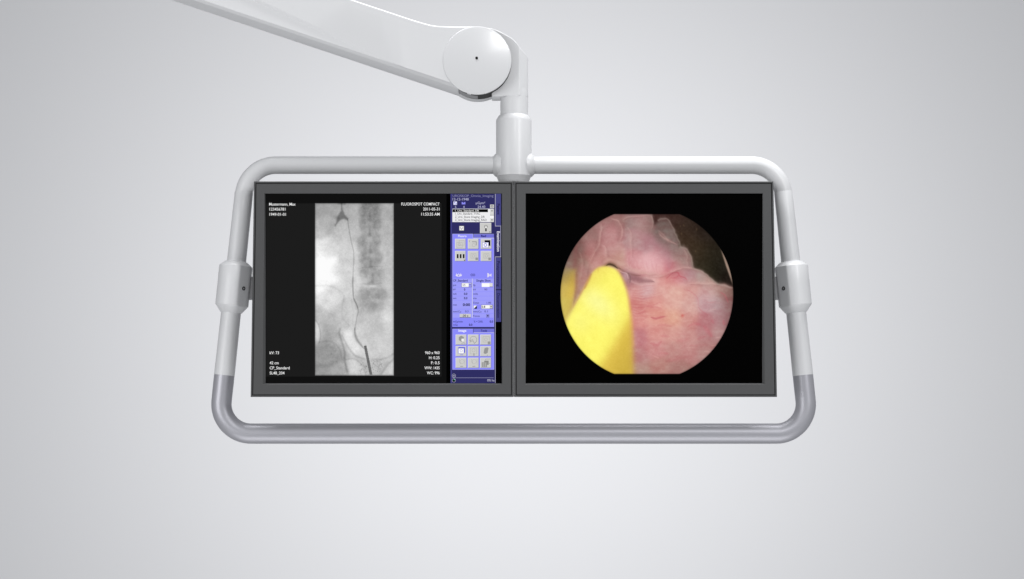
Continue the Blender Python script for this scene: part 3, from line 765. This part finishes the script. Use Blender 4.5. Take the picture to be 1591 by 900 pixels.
# light folds
FL = (226, 188, 176)
for pts, w, a in [([(250, 92), (244, 150), (236, 195), (218, 232), (190, 285)], 3.4, .55), ([(300, 66), (335, 80), (352, 118), (354, 150), (344, 182)], 3.4, .55), ([(258, 205), (270, 225), (274, 262)], 3.2, .5), ([(385, 112), (402, 140), (398, 190), (404, 262)], 3.4, .4),
                  ([(180, 300), (168, 360)], 4, .3), ([(140, 240), (150, 300), (140, 380)], 4, .3), ([(360, 70), (400, 56), (500, 48)], 3, .4), ([(505, 50), (516, 80), (508, 120)], 3, .5), ([(550, 140), (570, 165), (640, 200)], 3.2, .45), ([(600, 190), (570, 150), (545, 130)], 3, .3),
                  ([(600, 350), (640, 328), (700, 322), (760, 338), (800, 360), (850, 398)], 3.2, .55), ([(560, 362), (520, 348), (480, 355)], 4, .3), ([(640, 325), (600, 345), (560, 362), (480, 362)], 3, .4), ([(700, 405), (790, 402), (850, 404), (928, 422)], 4, .55),
                  ([(700, 232), (712, 262), (724, 312)], 3, .5), ([(672, 218), (690, 250), (692, 290), (700, 318)], 3, .3), ([(330, 300), (420, 340), (480, 352), (520, 350)], 4, .45)]:
    blend(stroke(U - 9, V - 5, pts, w * 2.6, True), (150, 98, 98), a * .55); blend(stroke(U + 7, V + 3, pts, w * 2.4, True), (214, 168, 164), a * .4)
    blend(stroke(U, V, pts, w * 1.25, True), FL, a * .7)
for pts, w, a in [([(236, 100), (230, 160), (212, 225)], 4, .25), ([(346, 100), (344, 150), (330, 190)], 5, .22), ([(285, 60), (250, 80)], 4, .2), ([(280, 250), (300, 272), (350, 285)], 6, .25), ([(120, 170), (112, 260), (108, 340)], 10, .45)]:
    blend(stroke(U, V, pts, w, True), (140, 86, 84), a)
# the bulging fold over the opening and the hollow under it
blend(stroke(U, V, [(250, 300), (300, 284), (350, 296), (410, 330), (480, 348)], 16, True), (214, 172, 160), .54)
blend(stroke(U, V, [(345, 345), (400, 372), (455, 385), (520, 392)], 17, True), (150, 104, 108), .7)
blend(stroke(U, V, [(395, 388), (440, 404), (500, 410)], 8, True), (222, 182, 180), .5)
blend(stroke(U, V, [(400, 120), (470, 150), (540, 200), (590, 260), (600, 320)], 26, True), (172, 122, 130), .5)
blend(np.exp(-((U - 505) / 85) ** 2 - ((V - 292) / 44) ** 2), (234, 188, 192), .56)
for k in range(15):
    a = 385 + k * 12 + r2.uniform(-5, 5); b = 322 + k * 1.6 + r2.uniform(-6, 6); h = r2.uniform(26, 70)
    blend(stroke(U, V, [(a, b), (a - 9, b - h * .5), (a - 6 + r2.uniform(-8, 8), b - h)], r2.uniform(2.5, 4.5), True), (200, 132, 138) if k % 2 else (236, 194, 192), .22)
for a, b, rr_ in [(300, 130, 42), (190, 200, 34), (450, 100, 50), (230, 300, 30), (150, 330, 26)]:
    g = np.exp(-((U - a) / rr_) ** 2 - ((V - b) / (rr_ * 1.25)) ** 2)
    blend(g, (204, 150, 150), .5); blend(np.exp(-((U - a - rr_ * .95) / (rr_ * .35)) ** 2 - ((V - b - 10) / rr_) ** 2), (136, 92, 90), .34)
I = I + (np.array([7., 11., 10.]) * np.clip((Uo + Vo - 950) / 300, 0, 1)[..., None])
# dark cavity, upper right
cav = [(508, 20), (514, 60), (524, 96), (540, 86), (552, 68), (576, 60), (598, 76), (612, 100), (628, 128), (640, 158), (654, 182), (654, 206), (676, 208), (692, 220), (706, 246), (716, 276), (728, 322), (752, 330), (776, 342), (806, 366), (850, 402), (885, 404), (960, 424), (990, 300), (960, 20)]
cm = softpoly(U, V, cav, 4.2)
cavc = rbf(Uo, Vo, [(530, 60, (78, 50, 46)), (620, 60, (70, 48, 42)), (700, 100, (56, 42, 34)), (680, 170, (74, 56, 42)), (740, 230, (68, 54, 38)), (760, 300, (58, 50, 36)), (700, 240, (70, 56, 44)), (820, 250, (44, 38, 28)), (850, 340, (36, 33, 25)), (800, 360, (56, 50, 34)), (900, 380, (34, 24, 20)), (780, 140, (46, 36, 30))], 40)
cavc = cavc * .86 + (7 * smooth_noise(Uo, Vo, 9, 31) + 8 * smooth_noise(Uo, Vo, 40, 32))[..., None]
I = I * (1 - cm[..., None]) + cavc * cm[..., None]
for (a, b) in [(656, 104), (676, 98), (736, 236), (740, 120), (664, 146)]:
    blend(np.exp(-((U - a) / 3) ** 2 - ((V - b) / 6) ** 2), (122, 100, 70), .5)
# rim light along the membrane
edgep = [(506, 48), (516, 84)], [(545, 76), (576, 64), (598, 80), (626, 130), (652, 184), (658, 206)], [(660, 212), (690, 224), (710, 262), (726, 322)], [(730, 326), (776, 346), (806, 370), (850, 404)], [(850, 406), (930, 426)]
for e in edgep: blend(stroke(U, V, e, 4.0), (178, 160, 150), .5)
sl = softpoly(Uo, Vo, [(854, 196), (866, 222), (880, 268), (896, 318), (914, 368), (930, 412), (945, 400), (925, 300), (880, 200)], 1.6)
blend(sl, (172, 146, 130), 1)
# orifice shadow and bead
blend(stroke(U, V, [(262, 312), (290, 303), (318, 309), (345, 328)], 13, True), (120, 84, 66), .6)
blend(stroke(U, V, [(272, 309), (292, 305), (315, 311), (334, 325)], 6, True), (60, 44, 30), .85)
blend(stroke(U, V, [(330, 318), (365, 336), (398, 352), (450, 360)], 6.5, True), (136, 92, 88), .6)
blend(np.exp(-((U - 374) / 19) ** 2 - ((V - 366) / 28) ** 2), (196, 158, 160), .8)
blend(stroke(U, V, [(385, 344), (397, 368), (396, 400)], 3, True), (130, 96, 98), .8)
blend(stroke(U, V, [(345, 340), (380, 352), (388, 380)], 2.4, True), (226, 196, 192), .6)
# left yellow strip, out of focus
ls = softpoly(Uo, Vo, [(20, 345), (60, 318), (112, 330), (114, 420), (100, 520), (70, 600), (20, 640)], 6)
lc = rbf(Uo, Vo, [(60, 330, (150, 130, 100)), (70, 370, (168, 146, 86)), (100, 380, (206, 170, 66)), (60, 430, (205, 180, 92)), (95, 440, (222, 190, 76)), (60, 520, (214, 196, 96)), (90, 520, (206, 180, 80))], 26)
I = I * (1 - ls[..., None] * .95) + lc * ls[..., None] * .95
blend(stroke(Uo, Vo, [(120, 340), (118, 430), (104, 520)], 8, True), (150, 100, 80), .5)
# catheter
cat = spline([(20, 680), (65, 594), (110, 510), (150, 440), (186, 372), (206, 340), (232, 320), (268, 312), (305, 320), (332, 338), (354, 372), (372, 420), (385, 465), (394, 520), (402, 580), (408, 660), (412, 760), (416, 900)], 4) + [(20, 900)]
dist_soft = 3.4 + np.clip((Vo - 380) / 100, 0, 4.2)
d, _ = seg_dist(Uo, Vo, cat + [cat[0]])
cmk = 1 / (1 + np.exp(-np.clip(np.where(inside(Uo, Vo, cat), d, -d) / dist_soft, -30, 30)))
def sg(x): return 1 / (1 + np.exp(-np.clip(x, -30, 30)))
def mixc(a, b, m): return a * (1 - m[..., None]) + np.array(b, float) * m[..., None]
cc_ = np.ones(I.shape) * np.array([255., 247., 112.])
cc_ = mixc(cc_, (255, 253, 160), .85 * np.exp(-(((Uo - 225) * .75 + (Vo - 500) * .66) / 120) ** 2 - (((Vo - 500) * .75 - (Uo - 225) * .66) / 62) ** 2))
cc_ = mixc(cc_, (255, 251, 138), .6 * np.exp(-((Uo - 140) / 60) ** 2 - ((Vo - 600) / 60) ** 2))
cc_ = mixc(cc_, (236, 216, 98), .8 * sg((395 - Vo + (215 - Uo) * .9) / 22))
lx, ly = -175.0, 290.0; ll = math.hypot(lx, ly)
sd_ = ((Uo - 412) * ly - (Vo - 560) * lx) / ll
cc_ = mixc(cc_, (224, 192, 78), sg((sd_ + 6) / 13))
cc_ = mixc(cc_, (205, 174, 70), .8 * sg((sd_ - 62) / 24) * sg((Vo - 600) / 30))
cc_ = cc_ + (7 * smooth_noise(Uo, Vo, 30, 51))[..., None]
I = I * (1 - cmk[..., None]) + cc_ * cmk[..., None]
blend(stroke(Uo, Vo, [(332, 336), (356, 372), (376, 420), (392, 500), (404, 590), (412, 720)], 7), (226, 176, 96), .42)
blend(stroke(Uo, Vo, [(196, 352), (180, 388), (160, 430)], 8, True), (184, 120, 66), .55)
blend(np.exp(-((U - 232) / 5) ** 2 - ((V - 332) / 12) ** 2), (200, 150, 70), .4)
blend(stroke(Uo, Vo, [(100, 530), (150, 440), (180, 385)], 5, True), (206, 150, 100), .5)
I = I + (5 * smooth_noise(Uo, Vo, 4, 41) + 5 * smooth_noise(Uo, Vo, 7, 42))[..., None]
# darker thin edge of the round picture
ed = 1 - np.abs((PX - CXE) / half[:, None])
edge = np.clip(np.minimum((RE - np.hypot(PX - CXE, PY - CYE)), np.minimum(PY - 332.8, 581.3 - PY)), 0, 9)
I = np.clip(I, 0, 255) * (1 - 0.45 * np.exp(-edge / 0.8))[..., None]
pixel_grid('endoscope_image', PX, PY, I, scr2)

# ------------------------------------------------------------------ lights and world
w = bpy.data.worlds.new('World'); C.world = w; w.use_nodes = True
bg = w.node_tree.nodes['Background']; bg.inputs['Color'].default_value = (0.95, 0.97, 1.0, 1); bg.inputs['Strength'].default_value = 0.31

def aim(o, target):
    o.rotation_euler = (Vector(target) - o.location).to_track_quat('-Z', 'Y').to_euler()
def area(name, loc, target, sx, sy, power, color=(1, 1, 1)):
    l = bpy.data.lights.new(name, 'AREA'); l.shape = 'RECTANGLE'; l.size = sx; l.size_y = sy; l.energy = power; l.color = color
    o = bpy.data.objects.new(name, l); col.objects.link(o); o.location = loc; aim(o, target); return o
cen = Vector((0, 0, 1.6))
area('overhead_softbox', (0.1, 0.02, 3.5), (0.1, 0.02, 1.6), 2.4, 0.45, 60)
area('key_softbox', (2.1, -2.7, 2.9), cen, 0.7, 1.5, 38)
area('camera_side_softbox', (0.46, -3.2, 3.02), (0, 0, 1.9), 0.6, 0.45, 11)
area('fill_softbox', (-2.5, -2.9, 1.7), cen, 2.0, 2.0, 42)
area('added_under_fill', (0, -1.0, -0.6), (0, 0, 1.6), 3.0, 1.6, 25)  # added lamp from below to lift the undersides; no floor is built
l = bpy.data.lights.new('backdrop_spot', 'SPOT'); l.energy = 243; l.spot_size = math.radians(165); l.spot_blend = 0.35; l.shadow_soft_size = 0.04
o = bpy.data.objects.new('backdrop_spot', l); col.objects.link(o)
o.location = at(797, 408, 3.4); o.rotation_euler = (math.radians(90), 0, 0)

# ------------------------------------------------------------------ camera
cd = bpy.data.cameras.new('camera'); cd.sensor_width = 36; cd.lens = 36 * FPX / W0
cd.clip_start = 0.05; cd.clip_end = 100
co = bpy.data.objects.new('camera', cd); col.objects.link(co)
co.matrix_world = Matrix.Translation(CAM) @ Matrix((RGT, UPV, -FWD)).transposed().to_4x4()
C.camera = co
vs = C.view_settings; vs.view_transform = 'Standard'; vs.look = 'None'; vs.exposure = 0; vs.gamma = 1; vs.use_curve_mapping = False
C.cycles.use_denoising = True
C.cycles.max_bounces = 6
